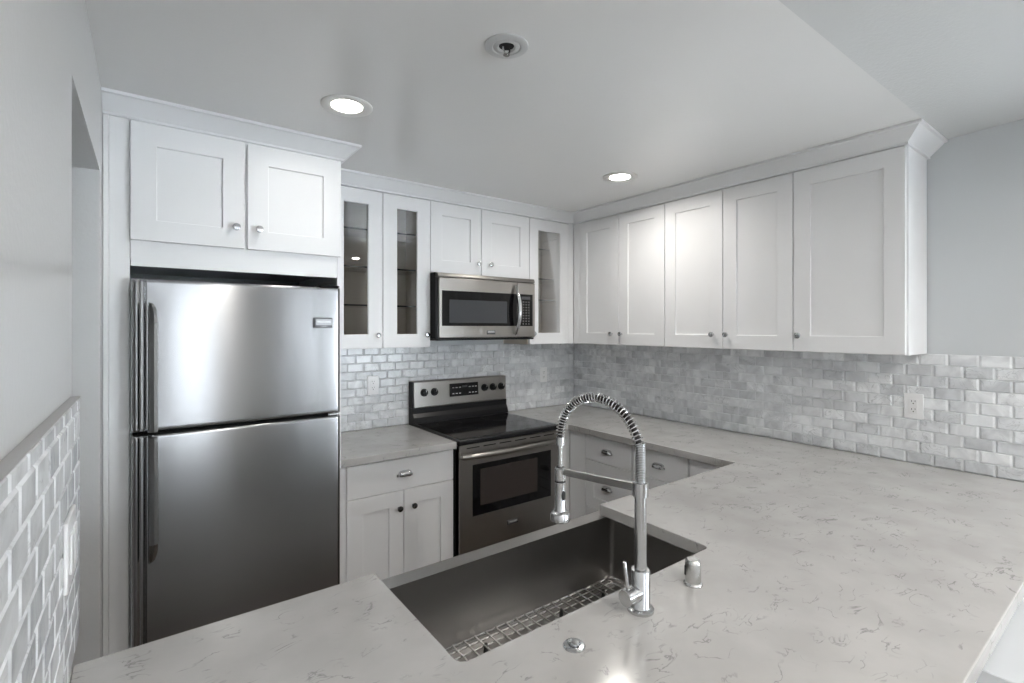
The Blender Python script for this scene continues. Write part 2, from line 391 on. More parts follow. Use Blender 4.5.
# ------------------------------------------------------------------ CABINETS
def knob(parent, T, u, v, z, dark=False):
    k = MB(T); k.lathe([(.0065, 0), (.0055, .006), (.0055, .012), (.0105, .015), (.0145, .019), (.0148, .024), (.0125, .0275), (.006, .029), (0, .029)], (u, v, z), M_CHROME_SHADE if dark else M_CHROME, axis='y', seg=24)
    return k.build('knob', parent)
def cup_pull(parent, T, u, v, z, w=.078):
    k = MB(T); n = 24; P = [(.0, .013), (.005, .0128), (.011, .0115), (.0165, .0085), (.0205, .004), (.0228, -.002), (.0235, -.008), (.0230, -.013), (.0225, -.014)]
    def fn(a, c):
        t = -1 + 2 * a; e = max(0, 1 - abs(t) ** 5) ** .5; i = min(int(c * 8 + .5), 8); pv, pz = P[i]
        return (u + t * w / 2, v + .001 + pv * e, z - .010 + (pz + .014) * e)
    k.grid(fn, n, 8, M_CHROME)
    k.box(u - w / 2 - .004, u - w / 2 + .010, v, v + .004, z - .0125, z - .001, M_CHROME, .0015); k.box(u + w / 2 - .010, u + w / 2 + .004, v, v + .004, z - .0125, z - .001, M_CHROME, .0015)
    o = k.build('pull', parent); md = o.modifiers.new('s', 'SOLIDIFY'); md.thickness = .0022; md.offset = -1
    return o
def door(parent, T, u0, u1, z0, z1, v1, st=.075, kn=None, dark=False, rail=None):
    d = MB(T); d.shaker(u0, u1, z0, z1, v1 - .019, v1, st, M_CAB, rail=rail); o = d.build('door', parent)
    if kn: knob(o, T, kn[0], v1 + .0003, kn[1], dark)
    return o
def carcass(parent, T, u0, u1, v0, v1, z0, z1):
    d = MB(T); d.box(u0, u1, v0, v1, z0, z1, M_CAB, .0008); return d.build('body', parent)
def hollow(parent, T, u0, u1, v0, v1, z0, z1, t=.018):
    d = MB(T); d.box(u0, u0 + t, v0, v1, z0, z1, M_IN, 0); d.box(u1 - t, u1, v0, v1, z0, z1, M_IN, 0)
    d.box(u0 + t, u1 - t, v0, v0 + .006, z0, z1, M_IN, 0); d.box(u0 + t, u1 - t, v0 + .006, v1, z1 - .06, z1, M_IN, 0)
    d.box(u0 + t, u1 - t, v0 + .006, v1, z0 + .003, z0 + .05, M_IN, 0); d.box(u0, u1, v0, v1, z0, z0 + .003, M_CAB, 0)
    return d.build('body', parent)
def glass_door(parent, T, u0, u1, z0, z1, v1, st, kn):
    d = MB(T); d.shaker(u0, u1, z0, z1, v1 - .019, v1, st, M_CAB, hole=True, rail=.078); o = d.build('door', parent)
    g = MB(T); g.box(u0 + st - .004, u1 - st + .004, v1 - .016, v1 - .012, z0 + .075, z1 - .075, M_GLASS, 0); g.build('glass_pane', o)
    knob(o, T, kn[0], v1 + .0003, kn[1]); return o
ZU = 1.426     # bottom of the wall cabinet doors

# cabinet around and above the refrigerator (front frame at .6956)
VF = .6956
t = thing('refrigerator_cabinet', 'white two-door cabinet built around and above the refrigerator', 'cabinet', (-2.55, -.4, 0))
d = MB(back_T); d.box(-2.9735, -2.162, .003, VF - .02, 1.80, 2.379, M_CAB, .0008); d.box(-2.912, -2.162, VF - .02, VF, 1.77, 2.312, M_CAB, .0008); d.build('body', t)
d = MB(back_T); d.box(-2.9735, -2.914, VF - .025, VF, 0, 2.312, M_CAB, .001); d.build('filler', t)
d = MB(back_T); d.box(XL + .001, -2.974, VF - .03, VF + .004, 0, 2.312, M_CAB, .002); d.build('scribe_strip', t)
d = MB(back_T); d.box(-2.161, -2.143, .0125, VF, 0, 2.312, M_CAB, .001); d.build('side_panel', t)
door(t, back_T, -2.912, -2.541, 1.865, 2.297, VF + .0205, .078, (-2.573, 1.948))
door(t, back_T, -2.530, -2.150, 1.865, 2.297, VF + .0205, .078, (-2.489, 1.948))

# glass-door cabinet between refrigerator and microwave
t = thing('glass_cabinet', 'white wall cabinet with two glass doors between refrigerator and microwave', 'cabinet', (-1.79, -.15, 1.42))
hollow(t, back_T, -2.095, -1.491, .003, D1 - .0205, ZB + .001, 2.379)
for zz in (1.664, 1.880, 2.092):
    d = MB(back_T); d.box(-2.076, -1.510, .012, D1 - .0525, zz, zz + .007, M_SHELFG, 0); d.box(-2.076, -1.510, D1 - .052, D1 - .049, zz - .001, zz + .008, M_SHELF, 0); d.build('shelf', t)
glass_door(t, back_T, -2.090, -1.790, ZU, ZD, D1, .082, (-1.823, 1.499))
glass_door(t, back_T, -1.786, -1.491, ZU, ZD, D1, .084, (-1.519, 1.499))
d = MB(back_T); d.box(-2.142, -2.096, D1 - .0205, D1 - .001, ZB + .001, 2.312, M_CAB, .001); d.build('filler', t)

t = thing('wall_cabinet', 'short white two-door wall cabinet directly above the microwave', 'cabinet', (-1.11, -.15, 1.88))
carcass(t, back_T, -1.490, -.728, .003, D1 - .0205, 1.873, 2.379)
door(t, back_T, -1.488, -1.128, 1.878, ZD, D1, .078, (-1.150, 1.951))
door(t, back_T, -1.121, -.728, 1.878, ZD, D1, .078, (-1.057, 1.952))

t = thing('glass_cabinet', 'narrow white wall cabinet with one glass door, right of the microwave in the corner', 'cabinet', (-.55, -.15, 1.42))
hollow(t, back_T, -.727, -.345, .003, D1 - .0205, ZB + .001, 2.379)
for zz in (1.736, 1.888, 2.102):
    d = MB(back_T); d.box(-.708, -.364, .012, D1 - .0525, zz, zz + .007, M_SHELFG, 0); d.box(-.708, -.364, D1 - .052, D1 - .049, zz - .001, zz + .008, M_SHELF, 0); d.build('shelf', t)
glass_door(t, back_T, -.724, -.362, ZU, ZD, D1, .079, (-.695, 1.499))
d = MB(back_T); d.box(-.360, -D2 - .0005, D1 - .0205, D1 - .001, ZB + .001, 2.312, M_CAB, .001); d.build('filler', t)

# long run on the right wall
t = thing('wall_cabinet', 'white two-door wall cabinet at the corner end of the long right run', 'cabinet', (-.15, -.74, 1.42), 'wall cabinets of the right run')
d = MB(right_T); d.box(.003, 1.117, .003, D2 - .0205, ZB + .001, 2.379, M_CAB, .0008); d.build('body', t)
d = MB(right_T); d.box(D1 + .001, .369, D2 - .020, D2 - .002, ZB + .001, 2.312, M_CAB, .001); d.build('filler', t)
door(t, right_T, .371, .748, ZU, ZD, D2, .078, (.691, 1.499)); door(t, right_T, .752, 1.115, ZU, ZD, D2, .075, (.776, 1.499))
t = thing('wall_cabinet', 'white two-door wall cabinet in the middle of the long right run', 'cabinet', (-.15, -1.49, 1.42), 'wall cabinets of the right run')
d = MB(right_T); d.box(1.1175, 1.866, .003, D2 - .0205, ZB + .001, 2.379, M_CAB, .0008); d.build('body', t)
door(t, right_T, 1.119, 1.495, ZU, ZD, D2, .075, (1.440, 1.503)); door(t, right_T, 1.500, 1.864, ZU, ZD, D2, .075, (1.523, 1.503))
t = thing('wall_cabinet', 'white single-door wall cabinet at the open end of the right run', 'cabinet', (-.15, -2.09, 1.42), 'wall cabinets of the right run')
d = MB(right_T); d.box(1.8665, YEND - .018, .003, D2 - .0205, ZB + .001, 2.379, M_CAB, .0008); d.build('body', t)
d = MB(right_T); d.box(YEND - .0175, YEND, .0115, D2 - .021, ZB + .001, 2.379, M_CAB, .001); d.box(YEND, YEND + .004, D2 - .06, D2 - .021, ZB + .001, 2.309, M_CAB, .0008); d.build('end_panel', t)
door(t, right_T, 1.869, YEND - .002, ZU, ZD, D2, .076, (1.895, 1.503))

# base cabinets
VB = .605; ZBT = ZCT - TH - .0008
t = thing('base_cabinet', 'white base cabinet with one drawer over two doors between refrigerator and range', 'cabinet', (-1.8, -.3, 0))
d = MB(back_T); d.box(-2.141, -1.4975, .012, VB - .0205, .10, ZBT, M_CAB, .0008); d.box(-2.13, -1.505, .05, VB - .08, 0, .0995, M_CAB, 0); d.build('body', t)
d = MB(back_T); d.box(-2.085, -1.499, VB - .02, VB, .703, .866, M_CAB, .0015); o = d.build('drawer', t); cup_pull(o, back_T, -1.787, VB + .0003, .785)
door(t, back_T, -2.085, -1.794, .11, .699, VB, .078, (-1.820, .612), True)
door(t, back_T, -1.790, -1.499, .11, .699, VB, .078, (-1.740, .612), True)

XF = .62
def drawers(label, u0, u1, b0, b1, loc):
    t = thing('drawer_cabinet', label, 'cabinet', loc, 'white drawer cabinets under the right counter')
    d = MB(right_T); d.box(b0, b1, .012, XF - .0205, .10, ZBT, M_CAB, .0008); d.box(b0 + .005, b1 - .005, .05, XF - .08, 0, .0995, M_CAB, 0); d.build('body', t)
    uc = (u0 + u1) / 2
    d = MB(right_T); d.box(u0, u1, XF - .02, XF, .711, .862, M_CAB, .0015); o = d.build('drawer', t); cup_pull(o, right_T, uc, XF + .0003, .786)
    for za, zb in ((.416, .707), (.112, .412)):
        d = MB(right_T); d.shaker(u0, u1, za, zb, XF - .019, XF, .066, M_CAB); o = d.build('drawer', t); cup_pull(o, right_T, uc, XF + .0003, (za + zb) / 2)
    return t
drawers('white base cabinet with three drawers, nearest the range', .754, 1.116, .615, 1.124, (-.3, -.87, 0))
drawers('white base cabinet with three drawers, second from the range', 1.132, 1.486, 1.1245, 1.492, (-.3, -1.31, 0))
t = thing('base_cabinet', 'white base cabinet tucked in the inner corner beside the peninsula', 'cabinet', (-.3, -1.64, 0))
d = MB(right_T); d.box(1.4925, 1.80, .012, XF - .0205, .10, ZBT, M_CAB, .0008); d.build('body', t)
d = MB(right_T); d.box(1.500, 1.765, XF - .02, XF, .711, .862, M_CAB, .0015); d.build('drawer', t)
d = MB(right_T); d.shaker(1.500, 1.765, .112, .707, XF - .019, XF, .066, M_CAB); d.build('door', t)
t = thing('corner_cabinet', 'white blind corner base cabinet right of the range', 'cabinet', (-.4, -.3, 0))
d = MB(back_T); d.box(-.7405, -.012, .012, .585, .10, ZBT, M_CAB, .0008); d.build('body', t)
d = MB(back_T); d.box(-.7405, -.6215, .5855, VB, .10, ZBT, M_CAB, .001); d.build('filler', t)
d = MB(right_T); d.box(.607, .750, XF - .0203, XF - .0005, .10, ZBT, M_CAB, .001); d.build('filler', t)

# peninsula base: low wall under the counter and the sink cabinet
b = MB(); b.box(XL + .001, -.001, -2.755, -2.64, 0, ZBT, M_TRIM, .001)
struct(b, 'wall_low', 'low white wall carrying the peninsula counter', 'wall')
t = thing('sink_cabinet', 'white sink base cabinet under the peninsula counter', 'cabinet', (-1.98, -2.2, 0))
d = MB(); d.box(-2.4875, -2.47, -2.635, -1.815, .1, ZBT, M_CAB, 0); d.box(-1.511, -1.493, -2.635, -1.815, .1, ZBT, M_CAB, 0); d.box(-2.47, -1.511, -2.635, -2.3, .1, .6, M_CAB, 0)
d.box(-2.47, -1.511, -2.3, -1.815, .1, .12, M_CAB, 0); d.build('body', t)
for x0, x1, kx in ((-2.485, -1.992, -2.03), (-1.989, -1.495, -1.95)):
    fT = lambda p: Vector((p[0], -1.815 + p[1], p[2]))
    d = MB(fT); d.shaker(x0, x1, .11, .625, .0005, .0195, .075, M_CAB); o = d.build('door', t); knob(o, fT, kx, .0198, .56)
t = thing('base_cabinet', 'white base cabinet of the peninsula beside the left wall', 'cabinet', (-2.74, -2.2, 0))
d = MB(); d.box(XL + .002, -2.489, -2.635, -1.815, .1, ZBT, M_CAB, .0008); d.build('body', t)
d = MB(fT); d.shaker(-2.985, -2.492, .11, .866, .0005, .0195, .075, M_CAB); d.build('door', t)
t = thing('base_cabinet', 'white base cabinet of the peninsula right of the sink', 'cabinet', (-1.06, -2.2, 0))
d = MB(); d.box(-1.491, -.012, -2.635, -1.815, .1, ZBT, M_CAB, .0008); d.build('body', t)
d = MB(fT); d.shaker(-1.489, -.645, .11, .866, .0005, .0195, .075, M_CAB); d.build('door', t)
# white built-in ledge on the living room side
b = MB(); b.box(-1.545, -.001, -3.7, -2.7565, 0, .868, M_LEDGE, .002)
struct(b, 'trim_3', 'low white built-in ledge against the outer side of the peninsula', 'ledge')

# ------------------------------------------------------------------ WORKTOPS
def arc(cx, cy, r, a0, a1, n=5): return [(cx + r * math.cos(a0 + (a1 - a0) * i / n), cy + r * math.sin(a0 + (a1 - a0) * i / n)) for i in range(n + 1)]
SX0, SX1, SY0, YP = -2.397, -1.573, -2.197, -1.772
rr = .022
pts = [(-.0083, -.0083), (-.7395, -.0083), (-.7395, -.640), (-.665, -.640), (-.665, YP), (SX1, YP)]
pts += arc(SX1 - rr, SY0 + rr, rr, 0, -PI / 2) + arc(SX0 + rr, SY0 + rr, rr, -PI / 2, -PI) + [(SX0, YP), (XL + .0170, YP), (XL + .0170, -2.77), (-.0083, -2.77)]
d = MB(); d.prism(pts, ZCT - TH, ZCT, M_QUARTZ, .0025, 2)
tag(d.build('worktop'), 'long white quartz worktop with fine grey veins wrapping the right wall and peninsula', 'worktop')
d = MB(); d.prism([(-2.142, -.0083), (-2.142, -.640), (-1.4975, -.640), (-1.4975, -.0083)], ZCT - TH, ZCT, M_QUARTZ, .0025, 2)
tag(d.build('worktop'), 'short white quartz worktop between refrigerator and range', 'worktop')

# ------------------------------------------------------------------ SINK
t = thing('sink', 'stainless steel apron-front single bowl sink set in the peninsula', 'sink', (-1.97, -1.98, .64))
BX0, BX1, BY0, BY1, BZ, TZ = -2.440, -1.537, -2.235, -1.797, .652, .8755
def rrect(x0, x1, y0, y1, r, n=6):
    return arc(x1 - r, y1 - r, r, 0, PI / 2, n) + arc(x0 + r, y1 - r, r, PI / 2, PI, n) + arc(x0 + r, y0 + r, r, PI, 1.5 * PI, n) + arc(x1 - r, y0 + r, r, 1.5 * PI, 2 * PI, n)
bb = bmesh.new(); loops = []
for (ins, z, r) in ((-.0, TZ - .001, .014), (0, BZ + .014, .014), (.004, BZ + .004, .016), (.014, BZ, .022)):
    loops.append([bb.verts.new((x, y, z)) for x, y in rrect(BX0 + ins, BX1 - ins, BY0 + ins, BY1 - ins, r)])
for p, q in zip(loops, loops[1:]):
    for i in range(len(p)): j = (i + 1) % len(p); bb.faces.new((p[i], p[j], q[j], q[i]))
bb.faces.new(loops[-1])
bmesh.ops.recalc_face_normals(bb, faces=bb.faces[:])
d = MB(); mi = d._mi(M_SINK)
for f_ in bb.faces: f_.smooth = True; f_.material_index = 0
me = bpy.data.meshes.new('tmp'); bb.to_mesh(me); bb.free(); d.bm.from_mesh(me); bpy.data.meshes.remove(me)
o = d.build('basin', t); md = o.modifiers.new('s', 'SOLIDIFY'); md.thickness = .0015; md.offset = 1
wn_ = o.modifiers.new('n', 'WEIGHTED_NORMAL'); wn_.weight = 100; wn_.keep_sharp = True
# apron: rounded rolled front with a flat ledge on top
d = MB(); d.prism([(BY1 + .0005, TZ - .0012), (BY1 + .0005, .665), (-1.7755, .63), (-1.733, .63), (-1.733, TZ - .010), (-1.7355, TZ - .004), (-1.741, TZ - .0012)], BX0 - .03, BX1 + .03, M_SINK, plane='yz')
d.build('apron', t)
d = MB(); d.lathe([(.057, .0012), (.055, .003), (.046, .003), (.043, .001), (.012, .0005), (.010, .006), (0, .007)], (-1.98, -2.02, BZ), M_CHROME); d.build('drain', t)
# wire rack on the bowl floor
t = thing('sink_rack', 'chrome wire rack with black rubber feet lying in the sink', 'sink rack', (-1.97, -2.0, BZ))
zr_ = BZ + .024; rx0, rx1, ry0, ry1 = BX0 + .028, BX1 - .028, BY0 + .028, BY1 - .028
d = MB(); d.tube([(x, y, zr_) for x, y in rrect(rx0, rx1, ry0, ry1, .03)], .0042, M_NICKEL, 8, True)
d.tube([(x, y, zr_) for x, y in rrect(rx0 + .022, rx1 - .022, ry0 + .022, ry1 - .022, .025)], .0026, M_NICKEL, 6, True)
n = 24
for i in range(1, n):
    x = rx0 + (rx1 - rx0) * i / n; d.tube([(x, ry0, zr_ + .0042), (x, ry1, zr_ + .0042)], .0024, M_NICKEL, 6)
for i in range(1, 8):
    y = ry0 + (ry1 - ry0) * i / 8; d.tube([(rx0, y, zr_), (rx1, y, zr_)], .0022, M_NICKEL, 6)
d.build('wire_grid', t)
for x in (rx0 + .10, -2.125, -1.85, rx1 - .10):
    for y in (ry0 + .05, ry1 - .05):
        d = MB(); d.lathe([(.006, .0004), (.0075, .004), (.006, .014), (.0045, .031), (0, .032)], (x, y, BZ), M_RUBBER, seg=14); d.build('rubber_foot', t)

# ------------------------------------------------------------------ FAUCET
FX, FY = -1.985, -2.284
t = thing('faucet', 'chrome spring pull-down kitchen faucet standing behind the sink', 'faucet', (FX, FY, ZCT))
d = MB(); d.lathe([(.0295, .0003), (.0295, .006), (.026, .009), (.0225, .010), (.0212, .012), (.0212, .088), (.0195, .091), (.0, .0915)], (FX, FY, ZCT), M_FAUCET, seg=40); d.build('base', t)
d = MB(); d.lathe([(.0132, .0), (.0132, .17), (0, .1702)], (FX, FY, ZCT + .0918), M_FAUCET); d.build('stem', t)
d = MB(); d.lathe([(.0135, -.001), (.0175, 0), (.0175, .030), (.0145, .0315), (.0, .032)], (FX, FY, 1.168), M_FAUCET); d.build('collar', t)
# support arm from collar to spray head
SHY = -2.020
d = MB(); d.prism([(FY + .016, 1.175), (FY + .016, 1.193), (SHY - .012, 1.172), (SHY - .012, 1.154)], FX - .0045, FX + .0045, M_NICKEL, .0012, 1, plane='yz'); d.build('support_arm', t)
# path of the hose
A, B, cz0, cym = (SHY - FY) / 2, .118, 1.253, (FY + SHY) / 2
def hose(s):       # s in 0..1 : up the stem side, over the arch, down to the ferrule
    L1, L2 = cz0 - 1.20, PI * .12
    d_ = s * (L1 + L2 + .003)
    if d_ < L1: return Vector((FX, FY, 1.20 + d_))
    a = min((d_ - L1) / .12, PI); return Vector((FX, cym - A * math.cos(a), cz0 + B * math.sin(a)))
d = MB(); d.tube([hose(i / 60) for i in range(61)], .0066, M_RUBBER, 12); d.tube([Vector((FX, SHY, 1.24)), Vector((FX, SHY, 1.20)), Vector((FX, SHY, 1.171))], .0062, M_FAUCET, 12); d.build('hose', t)
def coil(s0, s1, turns, R, r, name):
    n = int(turns * 14); P = []
    for i in range(n + 1):
        s = s0 + (s1 - s0) * i / n; p = hose(s); q = hose(min(s + .004, 1)) - hose(max(s - .004, 0)); q.normalize()
        N = Vector((1, 0, 0)); Bv = q.cross(N).normalized(); a = 2 * PI * turns * i / n
        P.append(p + N * (R * math.cos(a)) + Bv * (R * math.sin(a)))
    d = MB(); d.tube(P, r, M_FAUCET, 6); return d.build(name, t)
d = MB()
n = 24
prof = [(.0, 0)]
for i in range(n): prof += [(.0098, .0036 * i), (.0119, .0036 * i + .0009), (.0119, .0036 * i + .0022), (.0098, .0036 * i + .0032)]
prof.append((0, .0036 * n))
d.lathe(prof, (FX, FY, 1.199), M_FAUCET, seg=24); d.build('threaded_sleeve', t)
coil(.18, .985, 40, .0110, .0019, 'spring')
d = MB(); d.lathe([(.0085, 0), (.0118, .002), (.0118, .023), (.0085, .025), (0, .0252)], (FX, SHY, 1.229), M_FAUCET); d.build('ferrule', t)
h = MB(); h.lathe([(0, 1.030), (.024, 1.030), (.0262, 1.033), (.0262, 1.050), (.0235, 1.054), (.0165, 1.057), (.0145, 1.062), (.0145, 1.132), (.013, 1.134), (.013, 1.137), (.0155, 1.139), (.0155, 1.169), (.013, 1.172), (0, 1.1722)], (FX, SHY, 0), M_FAUCET, seg=36)
sh = h.build('spray_head', t)
for z in (1.1345, 1.1715):
    d = MB(); d.lathe([(.0138, -.0016), (.0146, 0), (.0138, .0016), (0, .0017)] if z < 1.15 else [(.011, -.001), (.0115, .001), (0, .0016)], (FX, SHY, z), M_RUBBER); d.build('seal_ring', sh)
# rocker button on the right of the spray head, towards the viewer
q = Vector((-.06, -.95, 0)).normalized(); s_ = Vector((-q.y, q.x, 0))
d = MB(); bb = bmesh.new(); bmesh.ops.create_uvsphere(bb, u_segments=16, v_segments=10, radius=1)
for v in bb.verts:
    c = v.co.copy(); zz = max(-1, min(1, c.z)); v.co = Vector((FX, SHY, 1.1)) + q * (.0130 + .0035 * c.x) + s_ * (.0066 * c.y) + Vector((0, 0, .0145 * zz))
d._take(bb, M_RUBBER, smooth=True); d.build('button', sh)
lv = MB(); lv.lathe([(.0, -.0), (.0178, 0), (.0178, .024), (.0170, .025), (.0170, .027), (.0180, .028), (.0180, .049), (.0165, .0505), (0, .0506)], (FX - .003, FY, .957), M_FAUCET, axis=(Vector((0, 1, 0)), Vector((0, 0, 1)), Vector((-1, 0, 0))), seg=36)
lo = lv.build('mixer_joint', t)
d = MB(); d.tube([(FX - .042, FY, .972), (FX - .0535, FY, 1.034), (FX - .0538, FY, 1.036)], [.0042, .0042, .0030], M_FAUCET, 12); d.build('lever', lo)

# air gap cap and air switch
t = thing('air_gap', 'small chrome air gap cap standing right of the faucet', 'air gap', (-1.793, -2.289, ZCT))
d = MB(); d.lathe([(.0225, .0003), (.0225, .004), (.0205, .007), (.0190, .008), (.0185, .052), (.0172, .0585), (.0135, .062), (0, .063)], (-1.793, -2.289, ZCT), M_NICKEL, seg=36); d.build('cap', t)
d = MB(); c_ = Vector((-1.793, -2.289)) + Vector((-.80, .60)) * .0178
d.tube([(c_.x, c_.y, ZCT + .024), (c_.x, c_.y, ZCT + .046)], .0035, M_RUBBER, 10); d.build('vent_slot', t)
t = thing('air_switch', 'round chrome disposal push button set in the counter near the faucet', 'button', (-2.19, -2.287, ZCT))
d = MB(); d.lathe([(.0220, .0003), (.0220, .002), (.0195, .0045), (.0135, .005), (.0125, .003), (0, .003)], (-2.19, -2.287, ZCT), M_CHROME, seg=36); d.build('rim', t)
d = MB(); d.lathe([(.0115, .003), (.0115, .0085), (.0095, .0105), (0, .0110)], (-2.19, -2.287, ZCT), M_CHROME, seg=30); d.build('push_button', t)

# ------------------------------------------------------------------ REFRIGERATOR
t = thing('refrigerator', 'tall stainless steel top-freezer refrigerator in the white surround', 'refrigerator', (-2.54, -.4, 0))
RX0, RX1, RYF = -2.911, -2.168, -.776
d = MB(); d.box(RX0 + .004, RX1 - .002, -.700, -.035, .03, 1.703, M_DARKIN, .003); d.box(RX0 + .01, RX1 - .01, -.69, -.5, 0, .0295, M_BLACKP, 0); d.build('body', t)
M_EDGE = mat('dark_grey_door_edge', (.12, .12, .115), .35, 1.0)
def fr_door(name, z0, z1):
    RX1 = globals()['RX1'] - .0095
    """pillowed front skin with a ribbed rounded left edge and a rounded right edge"""
    d = MB(); nx, nz = 44, 40; xs = []
    def prof(x):    # plan profile: y of the front at x
        a = (x - RX0) / (RX1 - RX0)
        bow = .004 * (1 - (2 * a - 1) ** 2)
        l = x - RX0; r = RX1 - x; y = RYF + .010 - bow
        if l < .012: y += .028 * (1 - math.sqrt(max(0, 1 - (1 - l / .012) ** 2)))
        if .020 < l < .030: y += .0035 * math.sin((l - .020) / .010 * PI)
        if .036 < l < .048: y += .0055 * math.sin((l - .036) / .012 * PI)
        if r < .003: y += .003 * (1 - math.sqrt(max(0, 1 - (1 - r / .003) ** 2)))
        return y
    X = [RX0 + v for v in (0, .0008, .002, .004, .007, .011, .015, .020, .0225, .025, .0275, .030, .034, .036, .039, .042, .045, .048, .052)]
    X += [RX0 + .052 + (RX1 - RX0 - .077) * (i + 1) / 30 for i in range(30)] + [RX1 - v for v in (.020, .015, .010, .006, .003, .001, 0)]
    Z = [z0, z0 + .001, z0 + .003, z0 + .007, z0 + .014, z0 + .03]; Z += [z0 + .03 + (z1 - z0 - .06) * (i + 1) / 24 for i in range(24)]; Z += [z1 - .014, z1 - .007, z1 - .003, z1 - .001, z1]
    bb = bmesh.new()
    def fy(x, z):
        e = min(z - z0, z1 - z); y = prof(x)
        if x - RX0 > .05:
            w = min(1, (x - RX0 - .05) / .04)
            y += w * .0012 * math.exp(-e / .04)            # the skin turns back towards top and bottom
        if e < .007: y += .009 * (1 - math.sqrt(max(0, 1 - (1 - e / .007) ** 2)))
        return y
    V = [[bb.verts.new((x, fy(x, z), z)) for z in Z] for x in X]; K = [[bb.verts.new((x, -.705, z)) for z in (z0, z1)] for x in X]
    for i in range(len(X) - 1):
        for j in range(len(Z) - 1): bb.faces.new((V[i][j], V[i + 1][j], V[i + 1][j + 1], V[i][j + 1]))
        bb.faces.new((V[i][0], V[i + 1][0], K[i + 1][0], K[i][0])); bb.faces.new((V[i][-1], V[i + 1][-1], K[i + 1][1], K[i][1])); bb.faces.new((K[i][0], K[i + 1][0], K[i + 1][1], K[i][1]))
    bb.faces.new([V[0][j] for j in range(len(Z))] + [K[0][1], K[0][0]]); bb.faces.new([V[-1][j] for j in range(len(Z))] + [K[-1][1], K[-1][0]])
    d._take(bb, M_STEEL, smooth=True); o = d.build(name, t)
    e = MB(); e.box(RX1 + .0003, RX1 + .0095, RYF + .016, -.706, z0, z1, M_EDGE, .004, 3); e.build('edge_trim', o); return o
zs = 1.1565
fd = fr_door('freezer_door', zs + .007, 1.718); rd = fr_door('refrigerator_door', .075, zs - .007)
def fr_handle(par, za, zb, up):
    """a blade standing off the door, rounded at its free end"""
    d = MB(); x0, x1 = -2.861, -2.831; L = zb - za
    def wid(s): return 1.0 if s < .86 else math.sqrt(max(0, 1 - ((s - .86) / .14) ** 2))
    S = [i / 20 * .84 for i in range(21)] + [.86 + .14 * math.sin(k / 8 * PI / 2) for k in range(1, 9)]
    bb = bmesh.new(); rings = []
    for s in S:
        z = za + L * s if up else zb - L * s; w = wid(s); xr = x0 + .006 + (x1 - x0 - .006) * w; h = .010 + .026 * min(1, (1 - s) / .16) ** .6
        yb = RYF + .000; ring = [(x0, yb + .012), (x0, yb - h * .55), (x0 + .004, yb - h), (x0 + .003 + (xr - x0) * .5, yb - h - .003), (xr - .001, yb - h + .002), (xr, yb - h + .006), (xr - .004, yb - h + .010), (x0 + .010, yb - h * .4), (x0 + .010, yb + .012)]
        rings.append([bb.verts.new((x, y, z)) for x, y in ring])
    for p, q in zip(rings, rings[1:]):
        for i in range(len(p)): j = (i + 1) % len(p); bb.faces.new((p[i], p[j], q[j], q[i]))
    bb.faces.new(rings[0]); bb.faces.new(rings[-1])
    d._take(bb, M_STEEL, smooth=False); return d.build('handle', par)
fr_handle(fd, zs + .010, 1.632, True); fr_handle(rd, .690, zs - .010, False)
d = MB(); yb = RYF - .0005
d.box(-2.284, -2.208, yb - .004, yb + .0115, 1.541, 1.584, M_GREYMARK, .001); d.box(-2.278, -2.210, yb - .0046, yb - .0035, 1.552, 1.579, M_BADGE, .0004)
d.text('FRIGIDAIRE', .0110, (-2.244, yb - .0050, 1.5665), M_WHITEMARK); d.text('GALLERY', .0072, (-2.244, yb - .0045, 1.5465), M_NICKEL)
d.build('badge', fd)
d = MB(); d.box(RX1 - .05, RX1 - .004, -.760, -.706, zs - .005, zs + .005, M_NICKEL, .002); d.build('hinge', t)
d = MB(); d.box(RX1 - .085, RX1 - .004, -.765, -.69, 1.7185, 1.728, M_DARKIN, .003); d.build('hinge', t)

# ------------------------------------------------------------------ RANGE
t = thing('range', 'stainless steel electric range with black glass cooktop between the counters', 'stove', (-1.118, -.33, 0))
GX0, GX1 = -1.4955, -.7425; GF = -.640
d = MB(); d.box(GX0, GX1, -.600, -.012, .02, .893, M_DARKIN, .002); d.build('body', t)
d = MB(); d.box(GX0, GX1, -.660, -.075, .8935, .9235, M_BLACKP, .009, 3); d.box(GX0 + .022, GX1 - .022, -.630, -.100, .9236, .9245, M_BLACKG, .0004); ct = d.build('cooktop', t)
for cx_, cy_, r_ in ((-1.30, -.47, .105), (-.93, -.47, .085), (-1.30, -.21, .08), (-.93, -.21, .105)):
    d = MB()
    d.tube([(cx_ + r_ * math.cos(a * PI / 32), cy_ + r_ * math.sin(a * PI / 32), .9243) for a in range(64)], .0006, M_GREYMARK, 4, True)
    d.build('burner_ring', ct)
# backguard : black riser, sloped steel panel on top
d = MB(); d.prism([(-.012, .8935), (-.0745, .8935), (-.0745, .9245), (-.094, .925), (-.085, .960), (-.070, .985), (-.070, 1.02), (-.012, 1.02)], GX0 + .004, GX1 - .004, M_BLACKP, .0015, 1, plane='yz')
d.prism([(-.012, 1.0205), (-.066, 1.0205), (-.060, 1.188), (-.054, 1.190), (-.012, 1.190)], GX0 + .004, GX0 + .012, M_BLACKP, .0015, 1, plane='yz')
d.prism([(-.012, 1.0205), (-.066, 1.0205), (-.060, 1.188), (-.054, 1.190), (-.012, 1.190)], GX1 - .012, GX1 - .004, M_BLACKP, .0015, 1, plane='yz')
bg_ = d.build('backguard', t)
def gy(z): return -.0745 + (z - 1.0205) * .035
d = MB(); d.prism([(-.014, 1.0205), (-.0745, 1.0205), (-.077, 1.026), (gy(1.186) - .002, 1.186), (gy(1.186) + .004, 1.192), (-.014, 1.192)], GX0 + .0125, GX1 - .0125, M_STEELW, .002, 2, plane='yz'); d.build('control_fascia', bg_)
gz = 1.1185
